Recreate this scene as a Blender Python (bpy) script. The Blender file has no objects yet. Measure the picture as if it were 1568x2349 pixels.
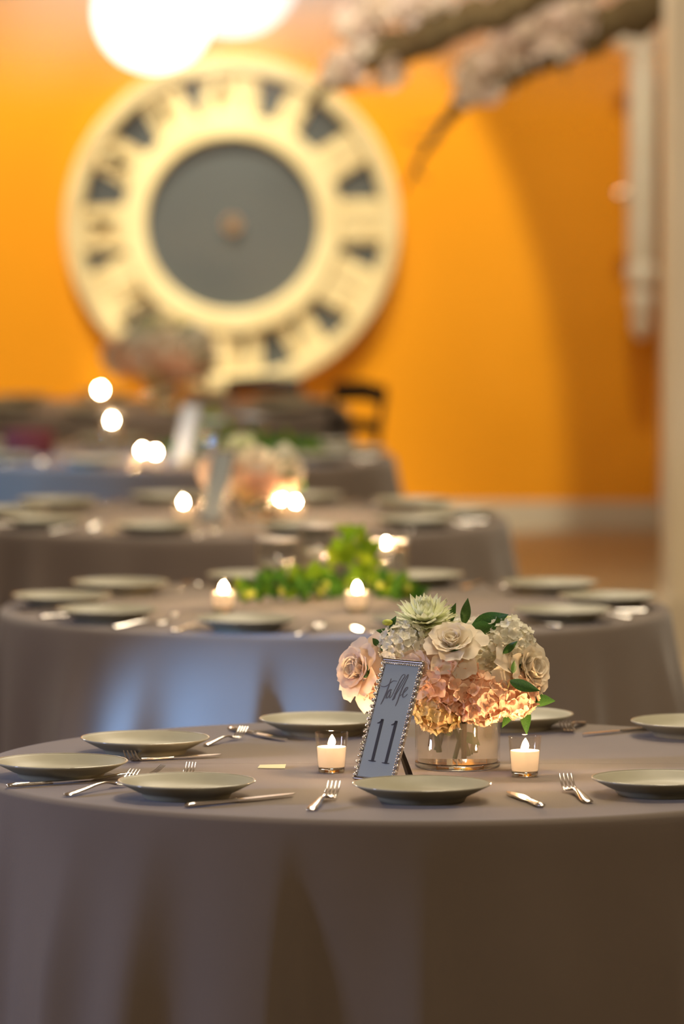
import bpy, bmesh, math, random
from mathutils import Vector, Matrix, Euler, Quaternion
PI = math.pi
R = math.radians
col = bpy.context.scene.collection
sc = bpy.context.scene

# ------------------------------------------------------------------ camera
F = 13050.0                     # focal length in pixels of the 1568x2349 frame
CAMZ = 2.10
PITCH = math.atan((1174.5 - 257.0) / F)
cam_d = bpy.data.cameras.new('camera')
cam = bpy.data.objects.new('camera', cam_d)
col.objects.link(cam)
cam.location = (0, 0, CAMZ)
cam.rotation_euler = (PI / 2 - PITCH, 0, 0)
cam_d.sensor_fit = 'VERTICAL'
cam_d.sensor_height = 36.0
cam_d.sensor_width = 24.0
cam_d.lens = F / 2349.0 * 36.0
cam_d.clip_start = 0.5
cam_d.clip_end = 100
cam_d.dof.use_dof = True
cam_d.dof.focus_distance = 11.62
cam_d.dof.aperture_fstop = 2.5
cam_d.dof.aperture_blades = 0
sc.camera = cam

# ------------------------------------------------------------------ world, exposure, large lights
w = bpy.data.worlds.new('world')
sc.world = w
w.use_nodes = True
w.node_tree.nodes['Background'].inputs[0].default_value = (1.0, 0.84, 0.66, 1)
w.node_tree.nodes['Background'].inputs[1].default_value = 0.14
sc.view_settings.view_transform = 'Standard'
sc.view_settings.look = 'None'
sc.view_settings.gamma = 1
sc.view_settings.exposure = 0.0
sc.view_settings.use_curve_mapping = False


def area(name, loc, target, size, power, colr, size_y=None):
    d = bpy.data.lights.new(name, 'AREA')
    d.energy = power
    d.color = colr
    d.size = size
    if size_y:
        d.shape = 'RECTANGLE'
        d.size_y = size_y
    o = bpy.data.objects.new(name, d)
    col.objects.link(o)
    o.location = loc
    o.rotation_euler = (Vector(target) - Vector(loc)).to_track_quat('-Z', 'Y').to_euler()
    return o


def spot(name, loc, target, angle, power, colr, blend=0.3, radius=0.05):
    d = bpy.data.lights.new(name, 'SPOT')
    d.energy = power
    d.color = colr
    d.spot_size = R(angle)
    d.spot_blend = blend
    d.shadow_soft_size = radius
    o = bpy.data.objects.new(name, d)
    col.objects.link(o)
    o.location = loc
    o.rotation_euler = (Vector(target) - Vector(loc)).to_track_quat('-Z', 'Y').to_euler()
    return o


# house lights over the dining floor
area('house_light', (0.9, 12.2, 5.2), (0.3, 12.0, 0), 1.4, 185, (1.0, 0.84, 0.62))
area('house_light', (0.4, 17.6, 5.2), (0, 17.6, 0), 1.6, 190, (1.0, 0.84, 0.62))
area('house_light', (-0.2, 22.6, 5.2), (-0.4, 22.6, 0), 1.6, 150, (1.0, 0.84, 0.62))
area('front_house_light', (1.2, 4.5, 4.9), (0.3, 11.6, 0.9), 1.0, 120, (1.0, 0.84, 0.64))
# wall washers, warm white, mounted on the ceiling before the orange wall
# added fill spots, sources unseen, brighten the clock, the branches and the sconce
spot('wall_washer', (-1.9, 26.0, 5.6), (-1.75, 28.7, 1.2), 48, 1500, (1.0, 0.95, 0.80), 0.6, 0.06)
spot('wall_washer', (-0.1, 26.0, 5.6), (-0.1, 28.7, 1.0), 26, 1000, (1.0, 0.95, 0.80), 0.25, 0.05)
spot('wall_washer', (1.25, 26.3, 5.4), (1.20, 28.7, 2.75), 38, 420, (1.0, 0.93, 0.76), 0.4, 0.08)
spot('clock_fill', (1.2, 17.5, 5.4), (-0.52, 28.6, 1.55), 10, 620, (1.0, 0.93, 0.80), 0.5, 0.2)
spot('branch_fill', (-1.5, 17.5, 5.4), (0.75, 25.0, 2.5), 13, 420, (1.0, 0.93, 0.84), 0.6, 0.2)
spot('sconce_fill', (0.6, 23.6, 5.6), (1.45, 28.5, 2.2), 13, 420, (1.0, 0.95, 0.86), 0.6, 0.1)
# blue stage light from the left
spot('blue_stage_light', (-5.8, 13.45, 1.6), (-0.34, 14.36, 0.40), 10.5, 6800, (0.20, 0.46, 1.0), 0.7, 0.10)
spot('blue_stage_light', (-7.0, 18.2, 2.2), (-1.35, 21.7, 0.40), 15, 2600, (0.12, 0.46, 1.0), 0.8, 0.12)
area('blue_side_light', (-5.0, 10.62, 1.5), (0.0, 11.0, 0.5), 0.5, 115, (0.50, 0.60, 1.0), 0.6)  # bluish area light, unseen at the left, grazing the nearest cloth
spot('rim_light', (-3.4, 19.0, 3.4), (0.1, 12.0, 0.8), 40, 160, (1.0, 0.95, 0.86), 0.5, 0.16)

# ------------------------------------------------------------------ pixel helpers (only to read the survey of the photograph)
sc.cycles.transparent_max_bounces = 24
_cp, _sp = math.cos(PITCH), math.sin(PITCH)


def ray(px, py):
    x = (px - 784.0) / F
    z = (1174.5 - py) / F
    return Vector((x, _cp + z * _sp, -_sp + z * _cp))


def at(px, py, z):
    d = ray(px, py)
    t = (z - CAMZ) / d.z
    return Vector((d.x * t, d.y * t, z))


def atY(px, py, Y):
    d = ray(px, py)
    t = Y / d.y
    return Vector((d.x * t, Y, CAMZ + d.z * t))


# ------------------------------------------------------------------ materials
def mat(name, base, rough=0.6, metal=0.0, spec=0.5, trans=0.0, ior=1.45, emit=None, estr=0.0,
        sss=0.0, sss_scale=0.01, sss_rad=(1, 0.5, 0.25), vary=None, vscale=8.0, bump=0.0, bscale=60.0, sheen=0.0, coat=0.0):
    m = bpy.data.materials.new(name)
    m.use_nodes = True
    nt = m.node_tree
    b = nt.nodes['Principled BSDF']
    b.inputs['Base Color'].default_value = (*base, 1)
    b.inputs['Roughness'].default_value = rough
    b.inputs['Metallic'].default_value = metal
    b.inputs['Specular IOR Level'].default_value = spec
    b.inputs['Transmission Weight'].default_value = trans
    b.inputs['IOR'].default_value = ior
    b.inputs['Sheen Weight'].default_value = sheen
    b.inputs['Coat Weight'].default_value = coat
    if sss:
        b.inputs['Subsurface Weight'].default_value = sss
        b.inputs['Subsurface Scale'].default_value = sss_scale
        b.inputs['Subsurface Radius'].default_value = sss_rad
    if emit:
        b.inputs['Emission Color'].default_value = (*emit, 1)
        b.inputs['Emission Strength'].default_value = estr
    if vary or bump:
        tc = nt.nodes.new('ShaderNodeTexCoord')
    if vary:
        n = nt.nodes.new('ShaderNodeTexNoise')
        n.inputs['Scale'].default_value = vscale
        n.inputs['Detail'].default_value = 4
        nt.links.new(tc.outputs['Object'], n.inputs['Vector'])
        mx = nt.nodes.new('ShaderNodeMix')
        mx.data_type = 'RGBA'
        mx.inputs[6].default_value = (*base, 1)
        mx.inputs[7].default_value = (*vary, 1)
        rr = nt.nodes.new('ShaderNodeMapRange')
        rr.inputs[1].default_value = 0.35
        rr.inputs[2].default_value = 0.65
        nt.links.new(n.outputs['Fac'], rr.inputs[0])
        nt.links.new(rr.outputs[0], mx.inputs[0])
        nt.links.new(mx.outputs[2], b.inputs['Base Color'])
    if bump:
        n2 = nt.nodes.new('ShaderNodeTexNoise')
        n2.inputs['Scale'].default_value = bscale
        n2.inputs['Detail'].default_value = 3
        nt.links.new(tc.outputs['Object'], n2.inputs['Vector'])
        bp = nt.nodes.new('ShaderNodeBump')
        bp.inputs['Strength'].default_value = bump
        bp.inputs['Distance'].default_value = 0.002
        nt.links.new(n2.outputs['Fac'], bp.inputs['Height'])
        nt.links.new(bp.outputs[0], b.inputs['Normal'])
    return m


def thin_glass(name, tint=(1, 1, 1), gloss=1.0, rough=0.02, ior=1.5):
    """thin-walled clear glass: passes light straight, mirrors at grazing angles"""
    m = bpy.data.materials.new(name)
    m.use_nodes = True
    nt = m.node_tree
    nt.nodes.remove(nt.nodes['Principled BSDF'])
    out = nt.nodes['Material Output']
    t = nt.nodes.new('ShaderNodeBsdfTransparent')
    t.inputs[0].default_value = (*tint, 1)
    g = nt.nodes.new('ShaderNodeBsdfGlossy')
    g.inputs['Roughness'].default_value = rough
    g.inputs[0].default_value = (gloss, gloss, gloss, 1)
    lw = nt.nodes.new('ShaderNodeLayerWeight')
    pw = nt.nodes.new('ShaderNodeMath')
    pw.operation = 'POWER'
    nt.links.new(lw.outputs['Facing'], pw.inputs[0])
    lw.inputs[0].default_value = 0.5
    pw.inputs[1].default_value = 4.0
    f = nt.nodes.new('ShaderNodeMath')
    f.operation = 'MULTIPLY_ADD'
    nt.links.new(pw.outputs[0], f.inputs[0])
    f.inputs[1].default_value = 0.62
    f.inputs[2].default_value = 0.035
    mx = nt.nodes.new('ShaderNodeMixShader')
    nt.links.new(f.outputs[0], mx.inputs[0])
    nt.links.new(t.outputs[0], mx.inputs[1])
    nt.links.new(g.outputs[0], mx.inputs[2])
    nt.links.new(mx.outputs[0], out.inputs[0])
    return m


def petal_mat(name, base, tip, translucent=0.4):
    """petals: diffuse and translucent, colour varies gently by noise"""
    m = bpy.data.materials.new(name)
    m.use_nodes = True
    nt = m.node_tree
    nt.nodes.remove(nt.nodes['Principled BSDF'])
    out = nt.nodes['Material Output']
    tc = nt.nodes.new('ShaderNodeTexCoord')
    oi = nt.nodes.new('ShaderNodeObjectInfo')
    n = nt.nodes.new('ShaderNodeTexNoise')
    n.inputs['Scale'].default_value = 30
    nt.links.new(tc.outputs['Object'], n.inputs['Vector'])
    ad = nt.nodes.new('ShaderNodeMath')
    ad.operation = 'ADD'
    nt.links.new(n.outputs['Fac'], ad.inputs[0])
    nt.links.new(oi.outputs['Random'], ad.inputs[1])
    mr = nt.nodes.new('ShaderNodeMapRange')
    mr.inputs[1].default_value = 0.4
    mr.inputs[2].default_value = 1.6
    nt.links.new(ad.outputs[0], mr.inputs[0])
    mx = nt.nodes.new('ShaderNodeMix')
    mx.data_type = 'RGBA'
    mx.inputs[6].default_value = (*base, 1)
    mx.inputs[7].default_value = (*tip, 1)
    nt.links.new(mr.outputs[0], mx.inputs[0])
    d = nt.nodes.new('ShaderNodeBsdfDiffuse')
    t = nt.nodes.new('ShaderNodeBsdfTranslucent')
    nt.links.new(mx.outputs[2], d.inputs[0])
    nt.links.new(mx.outputs[2], t.inputs[0])
    ms = nt.nodes.new('ShaderNodeMixShader')
    ms.inputs[0].default_value = translucent
    nt.links.new(d.outputs[0], ms.inputs[1])
    nt.links.new(t.outputs[0], ms.inputs[2])
    nt.links.new(ms.outputs[0], out.inputs[0])
    return m


def emit_mat(name, c, s):
    m = bpy.data.materials.new(name)
    m.use_nodes = True
    nt = m.node_tree
    nt.nodes.remove(nt.nodes['Principled BSDF'])
    e = nt.nodes.new('ShaderNodeEmission')
    e.inputs[0].default_value = (*c, 1)
    e.inputs[1].default_value = s
    nt.links.new(e.outputs[0], nt.nodes['Material Output'].inputs[0])
    return m


M = {}
M['cloth'] = mat('taupe_linen', (0.165, 0.130, 0.103), 0.85, spec=0.2, bump=0.35, bscale=450, sheen=0.25, vary=(0.152, 0.120, 0.095), vscale=3)
def cloth_crease(m, y0):
    nt = m.node_tree
    bp = [n for n in nt.nodes if n.type == 'BUMP'][0]
    tc = [n for n in nt.nodes if n.type == 'TEX_COORD'][0]
    src = bp.inputs['Height'].links[0].from_socket
    sx = nt.nodes.new('ShaderNodeSeparateXYZ')
    nt.links.new(tc.outputs['Object'], sx.inputs[0])
    d1 = nt.nodes.new('ShaderNodeMath')
    d1.operation = 'SUBTRACT'
    d1.inputs[1].default_value = y0
    nt.links.new(sx.outputs[1], d1.inputs[0])
    d2 = nt.nodes.new('ShaderNodeMath')
    d2.operation = 'ABSOLUTE'
    nt.links.new(d1.outputs[0], d2.inputs[0])
    mr = nt.nodes.new('ShaderNodeMapRange')
    mr.inputs[1].default_value = 0.0
    mr.inputs[2].default_value = 0.008
    mr.inputs[3].default_value = 3.0
    mr.inputs[4].default_value = 0.0
    nt.links.new(d2.outputs[0], mr.inputs[0])
    ad = nt.nodes.new('ShaderNodeMath')
    nt.links.new(mr.outputs[0], ad.inputs[0])
    nt.links.new(src, ad.inputs[1])
    nt.links.new(ad.outputs[0], bp.inputs['Height'])


cloth_crease(M['cloth'], at(500, 1751, 0.75).y)
M['plate'] = mat('sage_glaze', (0.34, 0.32, 0.225), 0.42, spec=0.3, vary=(0.32, 0.30, 0.21), vscale=20)
M['plate_rim'] = mat('sage_glaze_rim', (0.42, 0.40, 0.31), 0.10, spec=1.0)
M['silver'] = mat('polished_steel', (0.80, 0.77, 0.72), 0.16, 1.0)
M['dark_silver'] = mat('antique_silver', (0.50, 0.46, 0.42), 0.22, 1.0)
M['bead'] = mat('silver_bead', (0.80, 0.76, 0.70), 0.12, 1.0)
M['card'] = mat('pale_card', (0.33, 0.37, 0.36), 0.5, spec=0.4, bump=0.1, bscale=300)
M['ink'] = mat('dark_ink', (0.035, 0.03, 0.028), 0.6)
M['script_ink'] = mat('grey_script_ink', (0.13, 0.12, 0.12), 0.4)
M['black_wood'] = mat('black_easel', (0.02, 0.014, 0.01), 0.5)
M['glass'] = thin_glass('clear_glass', (0.97, 0.95, 0.92))
M['glass_base'] = mat('thick_glass', (0.97, 0.98, 0.96), 0.0, trans=1.0, ior=1.5)
M['water'] = mat('vase_water', (0.96, 0.95, 0.90), 0.0, trans=0.91, ior=1.33)
M['wax'] = petal_mat('candle_wax', (0.99, 0.95, 0.88), (0.99, 0.94, 0.86), 0.75)
M['wick'] = mat('wick', (0.03, 0.02, 0.015), 0.9)
M['flame'] = emit_mat('candle_flame', (1.0, 0.64, 0.34), 1050)
M['paper'] = mat('cream_paper', (0.62, 0.60, 0.38), 0.7)
M['cream_petal'] = petal_mat('cream_petals', (0.93, 0.87, 0.72), (0.92, 0.82, 0.65))
M['blush_petal'] = petal_mat('blush_petals', (0.93, 0.82, 0.68), (0.92, 0.73, 0.58))
M['peach_petal'] = petal_mat('peach_petals', (0.95, 0.73, 0.52), (0.94, 0.60, 0.39))
M['white_petal'] = petal_mat('white_petals', (0.92, 0.91, 0.80), (0.88, 0.84, 0.70))
M['green_petal'] = petal_mat('green_white_petals', (0.92, 0.93, 0.74), (0.86, 0.88, 0.60))
M['yellow_petal'] = petal_mat('yellow_green_petals', (0.90, 0.76, 0.36), (0.94, 0.70, 0.42))
M['leaf'] = mat('dark_leaf', (0.035, 0.11, 0.02), 0.42, vary=(0.06, 0.16, 0.025), vscale=25)
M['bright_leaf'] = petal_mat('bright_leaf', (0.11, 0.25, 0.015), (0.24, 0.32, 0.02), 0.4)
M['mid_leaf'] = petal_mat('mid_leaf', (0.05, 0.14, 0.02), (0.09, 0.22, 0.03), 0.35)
M['stem'] = mat('green_stem', (0.10, 0.17, 0.035), 0.5, vary=(0.16, 0.12, 0.04), vscale=14)
M['brown_stem'] = mat('brown_stem', (0.10, 0.055, 0.02), 0.6)
M['bud'] = mat('yellow_bud', (0.42, 0.46, 0.06), 0.5)
M['orange_wall'] = mat('orange_paint', (0.86, 0.33, 0.003), 0.5, spec=0.4, vary=(0.82, 0.315, 0.003), vscale=0.8, bump=0.1, bscale=40)
M['cream_paint'] = mat('cream_paint', (0.78, 0.68, 0.50), 0.55, vary=(0.74, 0.64, 0.46), vscale=2)
M['base_paint'] = mat('baseboard_paint', (0.60, 0.52, 0.38), 0.5)
M['plaster'] = mat('plaster', (0.55, 0.48, 0.38), 0.8, vary=(0.50, 0.44, 0.35), vscale=1.5)
M['floor'] = mat('tan_concrete', (0.44, 0.335, 0.20), 0.38, vary=(0.38, 0.29, 0.17), vscale=1.2, spec=0.5)
M['clock_cream'] = mat('clock_cream_enamel', (0.86, 0.70, 0.36), 0.4, vary=(0.80, 0.62, 0.30), vscale=6)
M['clock_glass'] = mat('smoked_mirror', (0.175, 0.19, 0.178), 0.25, 0.6)
M['brass'] = mat('brass', (0.55, 0.38, 0.22), 0.3, 0.9)
M['globe'] = emit_mat('lit_opal_glass', (1.0, 0.92, 0.84), 2.4)
M['cord'] = mat('lamp_cord', (0.1, 0.08, 0.06), 0.6)
M['bark'] = mat('bark', (0.115, 0.075, 0.03), 0.9, vary=(0.20, 0.15, 0.07), vscale=9, bump=0.6, bscale=20)
M['blossom'] = petal_mat('pink_white_blossom', (0.95, 0.80, 0.74), (0.95, 0.88, 0.72), 0.3)
M['sconce'] = mat('sconce_cream', (0.88, 0.83, 0.66), 0.45, vary=(0.85, 0.79, 0.60), vscale=5)
M['chair_black'] = mat('black_chair', (0.012, 0.010, 0.009), 0.4)
M['maroon'] = mat('maroon_cloth', (0.16, 0.035, 0.04), 0.8)


# ------------------------------------------------------------------ mesh helpers
class MB:
    def __init__(self):
        self.v = []
        self.f = []

    def add(self, vs, fs):
        b = len(self.v)
        self.v += [tuple(x) for x in vs]
        self.f += [tuple(i + b for i in f) for f in fs]
        return self

    def box(self, c, s, rot=None):
        hx, hy, hz = s[0] / 2, s[1] / 2, s[2] / 2
        vs = [Vector((x, y, z)) for x in (-hx, hx) for y in (-hy, hy) for z in (-hz, hz)]
        if rot:
            vs = [rot @ v for v in vs]
        vs = [v + Vector(c) for v in vs]
        return self.add(vs, [(0, 1, 3, 2), (4, 6, 7, 5), (0, 4, 5, 1), (2, 3, 7, 6), (0, 2, 6, 4), (1, 5, 7, 3)])

    def lathe(self, prof, n=32, c=(0, 0, 0), closed=False):
        """prof: (r, z) list; r = 0 ends collapse to a point"""
        vs, rings = [], []
        for r, z in prof:
            if r < 1e-6:
                rings.append([len(vs)])
                vs.append((c[0], c[1], c[2] + z))
            else:
                rings.append(list(range(len(vs), len(vs) + n)))
                for k in range(n):
                    a = 2 * PI * k / n
                    vs.append((c[0] + r * math.cos(a), c[1] + r * math.sin(a), c[2] + z))
        fs = []
        for i in range(len(rings) - 1):
            a, b = rings[i], rings[i + 1]
            for k in range(n):
                k2 = (k + 1) % n
                if len(a) == 1 and len(b) == 1:
                    continue
                if len(a) == 1:
                    fs.append((a[0], b[k2], b[k]))
                elif len(b) == 1:
                    fs.append((a[k], a[k2], b[0]))
                else:
                    fs.append((a[k], a[k2], b[k2], b[k]))
        return self.add(vs, fs)

    def sweep(self, pts, ws, ts, n=8, side=None, flat=False):
        """elliptical section of width ws (along side) and thickness ts along pts"""
        pts = [Vector(p) for p in pts]
        vs, fs = [], []
        m = len(pts)
        for i, p in enumerate(pts):
            t = (pts[min(i + 1, m - 1)] - pts[max(i - 1, 0)]).normalized()
            s = Vector(side) if side is not None else (Vector((0, 0, 1)).cross(t) if abs(t.z) < 0.95 else Vector((1, 0, 0)))
            s = (s - t * s.dot(t)).normalized()
            u = t.cross(s).normalized()
            for k in range(n):
                a = 2 * PI * k / n
                vs.append(p + s * (math.cos(a) * ws[i] / 2) + u * (math.sin(a) * ts[i] / 2))
        for i in range(m - 1):
            for k in range(n):
                k2 = (k + 1) % n
                fs.append((i * n + k, i * n + k2, (i + 1) * n + k2, (i + 1) * n + k))
        fs.append(tuple(range(n))[::-1])
        fs.append(tuple(range((m - 1) * n, m * n)))
        return self.add(vs, fs)

    def ball(self, c, r, n=10, m=6, sq=(1, 1, 1)):
        prof = [(0, -r)] + [(r * math.cos(-PI / 2 + PI * i / m), r * math.sin(-PI / 2 + PI * i / m)) for i in range(1, m)] + [(0, r)]
        b = len(self.v)
        self.lathe(prof, n)
        for i in range(b, len(self.v)):
            v = self.v[i]
            self.v[i] = (v[0] * sq[0] + c[0], v[1] * sq[1] + c[1], v[2] * sq[2] + c[2])
        return self

    def prism(self, poly, y0, y1):
        """polygon in x,z extruded along y"""
        n = len(poly)
        vs = [(x, y0, z) for x, z in poly] + [(x, y1, z) for x, z in poly]
        fs = [tuple(range(n)), tuple(range(2 * n - 1, n - 1, -1))] + [(i, i + n, (i + 1) % n + n, (i + 1) % n) for i in range(n)]
        return self.add(vs, fs)

    def mesh(self, name, m, smooth=40):
        me = bpy.data.meshes.new(name)
        me.from_pydata(self.v, [], self.f)
        bm = bmesh.new()
        bm.from_mesh(me)
        bmesh.ops.recalc_face_normals(bm, faces=bm.faces)
        bm.to_mesh(me)
        bm.free()
        me.materials.append(m)
        if smooth:
            me.polygons.foreach_set('use_smooth', [True] * len(me.polygons))
            if smooth < 180:
                me.set_sharp_from_angle(angle=R(smooth))
        me.update()
        return me

    def build(self, name, m, parent=None, smooth=40, loc=None):
        return put(name, self.mesh(name, m, smooth), parent, loc)


def put(name, me, parent=None, loc=None, mw=None):
    o = bpy.data.objects.new(name, me)
    col.objects.link(o)
    if parent:
        o.parent = parent
    if mw is not None:
        o.matrix_local = mw
    elif loc is not None:
        o.location = loc
    return o


def tag(o, label=None, cat=None, group=None, kind=None):
    if label: o['label'] = label
    if cat: o['category'] = cat
    if group: o['group'] = group
    if kind: o['kind'] = kind
    return o


def empty(name, loc=(0, 0, 0), rz=0.0):
    o = bpy.data.objects.new(name, None)
    o.empty_display_size = 0.02
    col.objects.link(o)
    o.location = loc
    o.rotation_euler = (0, 0, rz)
    return o


def copy_tree(o, parent=None):
    c = o.copy()
    col.objects.link(c)
    c.parent = parent
    for ch in o.children:
        copy_tree(ch, c)
    return c


def frame_to(zdir, roll=0.0, loc=(0, 0, 0), s=1.0):
    """matrix whose local Z points along zdir"""
    q = Vector(zdir).normalized().to_track_quat('Z', 'Y')
    return Matrix.Translation(Vector(loc)) @ q.to_matrix().to_4x4() @ Matrix.Rotation(roll, 4, 'Z') @ Matrix.Scale(s, 4)


# ------------------------------------------------------------------ the setting
WY = 28.7                                     # the orange wall
XL, XR = -8.0, 7.0
tag(MB().box((-0.5, 13.5, -0.05), (15.2, 31, 0.1)).build('floor', M['floor'], smooth=0), 'tan concrete floor of the hall', kind='structure')
tag(MB().box((-0.5, WY + 0.1, 3.0), (15.2, 0.2, 6.0)).build('wall_back', M['orange_wall'], smooth=0), 'orange painted wall behind the tables', kind='structure')
tag(MB().box((XL - 0.1, 13.5, 3.0), (0.2, 31, 6.0)).build('wall_left', M['plaster'], smooth=0), 'plaster wall at the left of the hall', kind='structure')
tag(MB().box((XR + 0.1, 13.5, 3.0), (0.2, 31, 6.0)).build('wall_right', M['plaster'], smooth=0), 'plaster wall at the right of the hall', kind='structure')
tag(MB().box((-0.5, -2.1, 3.0), (15.2, 0.2, 6.0)).build('wall_front', M['plaster'], smooth=0), 'plaster wall behind the viewer', kind='structure')
tag(MB().box((-0.5, 13.5, 6.05), (15.2, 31, 0.1)).build('ceiling', M['plaster'], smooth=0), 'plaster ceiling', kind='structure')
bb = MB().box((-0.5, WY - 0.012, 0.06), (15, 0.024, 0.12)).box((-0.5, WY - 0.008, 0.128), (15, 0.016, 0.016))
tag(bb.build('baseboard_back', M['base_paint'], smooth=0), 'pale baseboard along the orange wall', kind='structure')
# square pillar at the right edge, with a plinth and a neck band
px0 = atY(1538, 700, 22.0).x
pm = MB().box((px0 + 0.3, 22.3, 3.0), (0.6, 0.6, 6.0))
tag(pm.build('pillar', M['cream_paint'], smooth=0), 'cream painted square pillar at the right edge', kind='structure')
pl = MB().box((px0 + 0.3, 22.3, 0.09), (0.66, 0.66, 0.18)).box((px0 + 0.3, 22.3, 0.195), (0.63, 0.63, 0.03))
tag(pl.build('trim_1', M['base_paint'], smooth=0), 'plinth moulding around the foot of the pillar', kind='structure')
# dark recess strip where the orange wall meets the boxed-out return beside the pillar
xr = atY(1512, 700, WY).x
tag(MB().box((xr + 0.35, WY - 0.35, 3.0), (0.7, 0.7, 6.0)).build('wall_return', M['cream_paint'], smooth=0), 'boxed-out wall return at the right end of the orange wall', kind='structure')


# ------------------------------------------------------------------ wall clock
def clock():
    c = atY(532, 515, WY - 0.10)
    k = (WY - 0.1) / F / _cp * 1.0
    px = (WY - 0.10) / F                       # metres per pixel at the clock
    ro, ri_out, ro_in, ri = 384 * px, 345 * px, 252 * px, 198 * px
    t = empty('wall_clock', (c.x, WY, c.z))
    tag(t, 'huge round clock with cream ring of Roman numerals on orange wall', 'clock')

    def ring(r0, r1, d0, d1, name):
        n = 96
        m = MB()
        vs, fs = [], []
        for i in range(n):
            a = 2 * PI * i / n
            ca, sa = math.sin(a), math.cos(a)
            ch = min(0.012, (r1 - r0) * 0.2)
            for r, y in ((r0, d0), (r0, d1 + ch), (r0 + ch, d1), (r1 - ch, d1), (r1, d1 + ch), (r1, d0)):
                vs.append((r * ca, y, r * sa))
        for i in range(n):
            j = (i + 1) % n
            for q in range(6):
                q2 = (q + 1) % 6
                fs.append((i * 6 + q, i * 6 + q2, j * 6 + q2, j * 6 + q))
        return m.add(vs, fs).build(name, M['clock_cream'], t, 30)
    ring(ri_out, ro, 0.0, -0.10, 'outer_ring')
    ring(ri, ro_in, -0.02, -0.095, 'inner_ring')
    # dark glossy backing
    d = MB()
    n = 96
    vs = [(ro * 0.99 * math.sin(2 * PI * i / n), y, ro * 0.99 * math.cos(2 * PI * i / n)) for y in (-0.005, -0.035) for i in range(n)]
    d.add(vs, [tuple(range(n)), tuple(range(2 * n - 1, n - 1, -1))] + [(i, i + n, (i + 1) % n + n, (i + 1) % n) for i in range(n)])
    d.build('dial', M['clock_glass'], t, 40)
    # numerals: angular spans (degrees clockwise from the top) measured between the dark gaps
    spans = {'XII': (-13, 12), 'I': (22.5, 34.7), 'II': (50, 66.5), 'III': (79, 98.5), 'IIII': (107, 130), 'V': (140, 156),
             'VI': (167, 189), 'VII': (196, 219), 'VIII': (228, 252), 'IX': (258, 278), 'X': (291, 308), 'XI': (321, 340)}
    rm, h = (ri_out + ro_in) / 2, (ri_out - ro_in) + 0.02
    for txt, (a0, a1) in spans.items():
        am = R((a0 + a1) / 2)
        W = rm * R(a1 - a0)
        wt = {'I': 1.0, 'V': 2.1, 'X': 2.3}
        tot = sum(wt[ch] for ch in txt)
        m = MB()
        x = -W / 2
        U = W / tot
        def bar(xa, za, xb, zb, wd):
            m.prism([(xa - wd / 2, za), (xa + wd / 2, za), (xb + wd / 2, zb), (xb - wd / 2, zb)], -0.045, -0.075)
        for ch in txt:
            cw = wt[ch] * U
            cx = x + cw / 2
            if ch == 'I':
                bar(cx, -h / 2, cx, h / 2, min(U * 0.88, 0.14))
            elif ch == 'V':
                bar(cx, -h / 2, cx - cw * 0.26, h / 2, U * 1.0)
                bar(cx, -h / 2, cx + cw * 0.28, h / 2, U * 0.8)
            else:
                bar(cx + cw * 0.26, -h / 2, cx - cw * 0.26, h / 2, U * 1.1)
                bar(cx - cw * 0.28, -h / 2, cx + cw * 0.28, h / 2, U * 0.85)
            x += cw
        pn = MB().box((0, -0.04, 0), (W * 0.985, 0.024, h)).build('numeral_panel', M['clock_cream'], t, 0)
        pn.matrix_local = Matrix.Rotation(am, 4, 'Y') @ Matrix.Translation((0, 0, rm))
        o = m.build('numeral', M['clock_cream'], t, 0)
        o.matrix_local = Matrix.Rotation(am, 4, 'Y') @ Matrix.Translation((0, 0, rm)) @ Matrix.Diagonal((0.9, 1, 1, 1))
        # orientation: rotate about Y so that up points outward, clockwise seen from the room
    hub = MB()
    n = 24
    for r, y0, y1 in ((0.045, -0.035, -0.075),):
        vs = [(r * math.sin(2 * PI * i / n), y, r * math.cos(2 * PI * i / n)) for y in (y0, y1) for i in range(n)]
        hub.add(vs, [tuple(range(n)), tuple(range(2 * n - 1, n - 1, -1))] + [(i, i + n, (i + 1) % n + n, (i + 1) % n) for i in range(n)])
    hub.build('hub', M['brass'], t, 40)


clock()


# ------------------------------------------------------------------ hanging globe lamps
def globe(px, py, Y, r, label):
    c = atY(px, py, Y)
    t = empty('pendant_lamp', (c.x, Y, c.z))
    tag(t, label, 'lamp', 'round opal pendant lamps above the tables')
    MB().ball((0, 0, 0), r, 40, 20).build('globe_shade', M['globe'], t, 180)
    MB().lathe([(0, r * 0.96), (0.07, r * 0.97), (0.06, r + 0.05), (0.012, r + 0.09), (0, r + 0.09)], 20).build('ceiling_fitter', M['brass'], t)
    zt = 6.0 - c.z
    MB().sweep([(0, 0, r + 0.08), (0, 0, zt)], [0.012] * 2, [0.012] * 2, 8).build('cord', M['cord'], t)


globe(352, 28, 25.0, 0.262, 'lower left of the two large glowing white globe lamps')
globe(537, -68, 25.78, 0.300, 'upper glowing white globe lamp cut by the photo top')



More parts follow.
